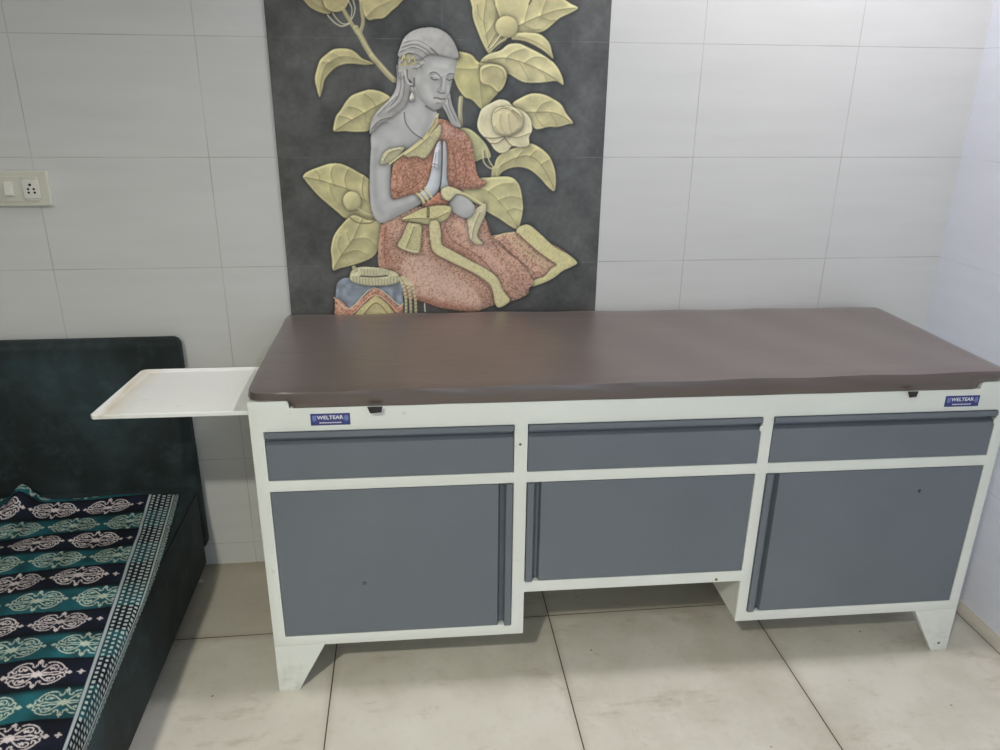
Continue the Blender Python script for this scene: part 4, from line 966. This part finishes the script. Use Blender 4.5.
for x in (-1.85, -0.40):
    for y in (-1.98, -0.14):
        b = bmesh.new(); bm_box(b, x-0.025, x+0.025, y-0.025, y+0.025, 0, 0.054, 0.004); obj('leg', off(b, -1.1, -1.1), m_strap, bed)

# bedspread, printed cotton with damask medallions
def sheet():
    step = 0.0022
    S = np.arange(0, 0.86, step); V = np.arange(0.128, 1.42, step)
    s, v = np.meshgrid(S, V)
    W = 0.080
    stripe = -0.445+0.13*v
    xo = stripe+W                                   # where the outer edge would lie if flat
    scal = 0.0035*np.abs(np.sin(v*math.pi/0.017))*(s < 0.006)*(1-s/0.006)
    x = xo-s+scal
    edge = BX+0.004
    over = np.clip(x-edge, 0, None); R = 0.012; a = np.clip(over/R, 0, math.pi/2)
    X = np.where(over > 0, edge+R*np.sin(a)*0.8, x)
    Zd = np.where(over > 0, -(R*(1-np.cos(a)))-np.clip(over-R*math.pi/2, 0, None), 0)
    vv = v+0.010*np.sin(x*9)*(v < 0.3)
    Z = BT+0.003+Zd
    fl = sm(-x, 0.33, 0.42)
    Z = Z+fl*(0.004*np.sin(v*21+x*6)*np.sin(x*13+1.3)+0.003*np.sin(v*60+x*22)*0.5+0.003)
    Z = Z+0.050*np.exp(-((x+0.775)/0.035)**2-((v-0.135-0.25*(x+0.775))/0.07)**2)
    Z = Z+0.020*np.exp(-((x+0.90)/0.05)**2-((v-0.16)/0.06)**2)
    Z = Z+0.014*np.exp(-((x+0.50)/0.10)**2-((v-0.130)/0.03)**2)
    # ---- print
    q = s-W                                         # distance inward from the stripe
    vp = v-0.10*q-0.005*np.sin(q*16+v*3)
    n = vnoise(s*1000, v*1000, 30)
    ph = (vp-0.341)/0.173
    k = np.floor(ph+0.25); f = ph-k                 # -0.25..0.75
    navy = f < 0.25
    ft = sm(np.abs(f), 0.215, 0.285)                # 0 navy, 1 teal (soft dye edge)
    C = np.zeros(s.shape+(3,))
    nv = np.array([18, 22, 36.0]); tl = np.array([26, 76, 84.0])
    C[:] = nv; C += (tl-nv)*ft[..., None]
    dk = np.exp(-((np.abs(f)-0.25)/0.05)**2)*0.55; C *= (1-dk)[..., None]
    C *= (0.75+0.5*n)[..., None]
    # medallion cell
    offq = np.where(navy, 0.103, 0.030)
    bq = (q-offq)/0.145; kq = np.round(bq); A = (bq-kq)*0.145; kq_ok = kq >= 0
    B = np.where(navy, f*0.173, (f-0.5)*0.173)
    aa = np.abs(A)/1.03; bb = np.abs(B)/1.16
    d = np.full(s.shape, 1.0)
    def cur(pts, closed=False):
        nonlocal d
        P = crom(np.array(pts)/1000.0, closed, 3); e, _, _, _ = seg_dist(aa, bb, P, closed); d = np.minimum(d, e)
    box = (aa < 0.07) & (bb < 0.04)
    sel = box & kq_ok & (q > 0.003)
    d = np.full(int(sel.sum()), 1.0); a1 = aa[sel]; b1 = bb[sel]
    def cur(pts):
        nonlocal d
        P = crom(np.array(pts)/1000.0, False, 3); e, _, _, _ = seg_dist(a1, b1, P, False); d = np.minimum(d, e)
    cur([(0, 0), (6, 4), (12, 10), (19, 16), (27, 20), (34, 19), (37, 14), (33, 10), (28, 12), (29, 15)])
    cur([(4, 25), (6, 18), (11, 17), (12, 22)])
    cur([(15, 25), (24, 27), (34, 25), (43, 20), (48, 13), (46, 8), (41, 8), (41, 12)])
    cur([(0, 0), (12, 3), (24, 2), (34, 4), (42, 2), (50, 0)])
    cur([(48, 13), (54, 9), (52, 4), (56, 0)])
    m = sm(d, 0.0019, 0.0009)
    # fleurs: tips and centres
    fl_ = (np.abs(a1-0.061)/0.006+b1/0.0055 < 1) | (a1/0.0055+np.abs(b1-0.029)/0.006 < 1) | (a1/0.011+b1/0.009 < 1) | (np.hypot(a1-0.042, b1-0.013)*0+np.abs(a1-0.024)/0.005+np.abs(b1-0.012)/0.004 < 1)
    m = np.maximum(m, fl_*0.95)
    M = np.zeros(s.shape); M[sel] = m
    # little fleur beside the stripe on the navy bands
    af = np.abs(q-0.018); M = np.maximum(M, (navy & (np.minimum(af/0.009+bb/0.0035, af/0.0035+bb/0.009) < 1))*0.9)
    wc = np.where(navy[..., None], np.array([196, 186, 186.0]), np.array([168, 178, 164.0]))*(0.9+0.2*n)[..., None]
    C += (wc-C)*M[..., None]
    # border: stripe, checks, thin line, lace edge
    bd = q < 0
    base = C.copy(); base[...] = nv*0.9; base += (tl*0.9-base)*ft[..., None]; base *= (0.8+0.4*n)[..., None]
    C[bd] = base[bd]
    st1 = np.abs(q+0.003) < 0.0030; C[st1] = (158, 166, 170)
    cu = (s-0.018)/0.0138; cv = v/0.0138; iu = np.floor(cu); fu = cu-iu-0.5; cv = cv+0.5*(iu % 2); fv = cv-np.floor(cv)-0.5
    dots = (s > 0.0185) & (s < 0.072) & (np.abs(fu) < 0.28) & (np.abs(fv) < 0.26)
    C[dots] = (168, 178, 176)
    ln = np.abs(s-0.0145) < 0.0016; C[ln] = (172, 178, 176)
    fz = v/0.012-np.floor(v/0.012)-0.5
    lace = (s < 0.0115) & (np.hypot((s-0.0055)/0.0055, fz/0.42) < 1.0) & ~(np.hypot((s-0.0055)/0.0025, fz/0.18) < 1.0)
    C[lace] = (150, 162, 158)
    co = np.stack([X, -vv, Z], -1)
    return len(S), len(V), co, C
m_sheet = Mat('printed_cotton', rough=0.85, spec=0.2)
at = m_sheet.n('ShaderNodeAttribute', attribute_name='print'); m_sheet.color(at.outputs['Color'])
m_sheet.bump(m_sheet.noise(500, 2), 0.15, 0.0005)
SHEET_GAIN = 1.0
sx, sv, sco, sC = sheet()
sh = grid_mesh('bedspread', sco[:, ::-1], sx, sv, to_albedo(sC, SHEET_GAIN)[:, ::-1], m_sheet)
sm_ = sh.modifiers.new('thickness', 'SOLIDIFY'); sm_.thickness = 0.0015; sm_.offset = 1
tag(sh, 'navy and teal printed bedspread with white damask medallions spread over the bed', 'bedspread')

# paper scrap beside the bed on the floor
m_scrap = Mat('paper_scrap_white', srgb(190, 186, 176), 0.8); m_scrap.bump(m_scrap.noise(100), 0.4, 0.001)
b = bmesh.new(); bmesh.ops.create_icosphere(b, subdivisions=2, radius=0.008)
for v in b.verts: v.co = Vector((v.co.x*1.3, v.co.y*0.9, max(v.co.z*0.7+0.005+0.002*math.sin(v.co.x*900), 0.0)))
ps = obj('paper_scrap', b, m_scrap, None); ps.location = (-0.335, -0.095, 0.0)
tag(ps, 'tiny crumpled white scrap on the floor beside the bed corner', 'litter')
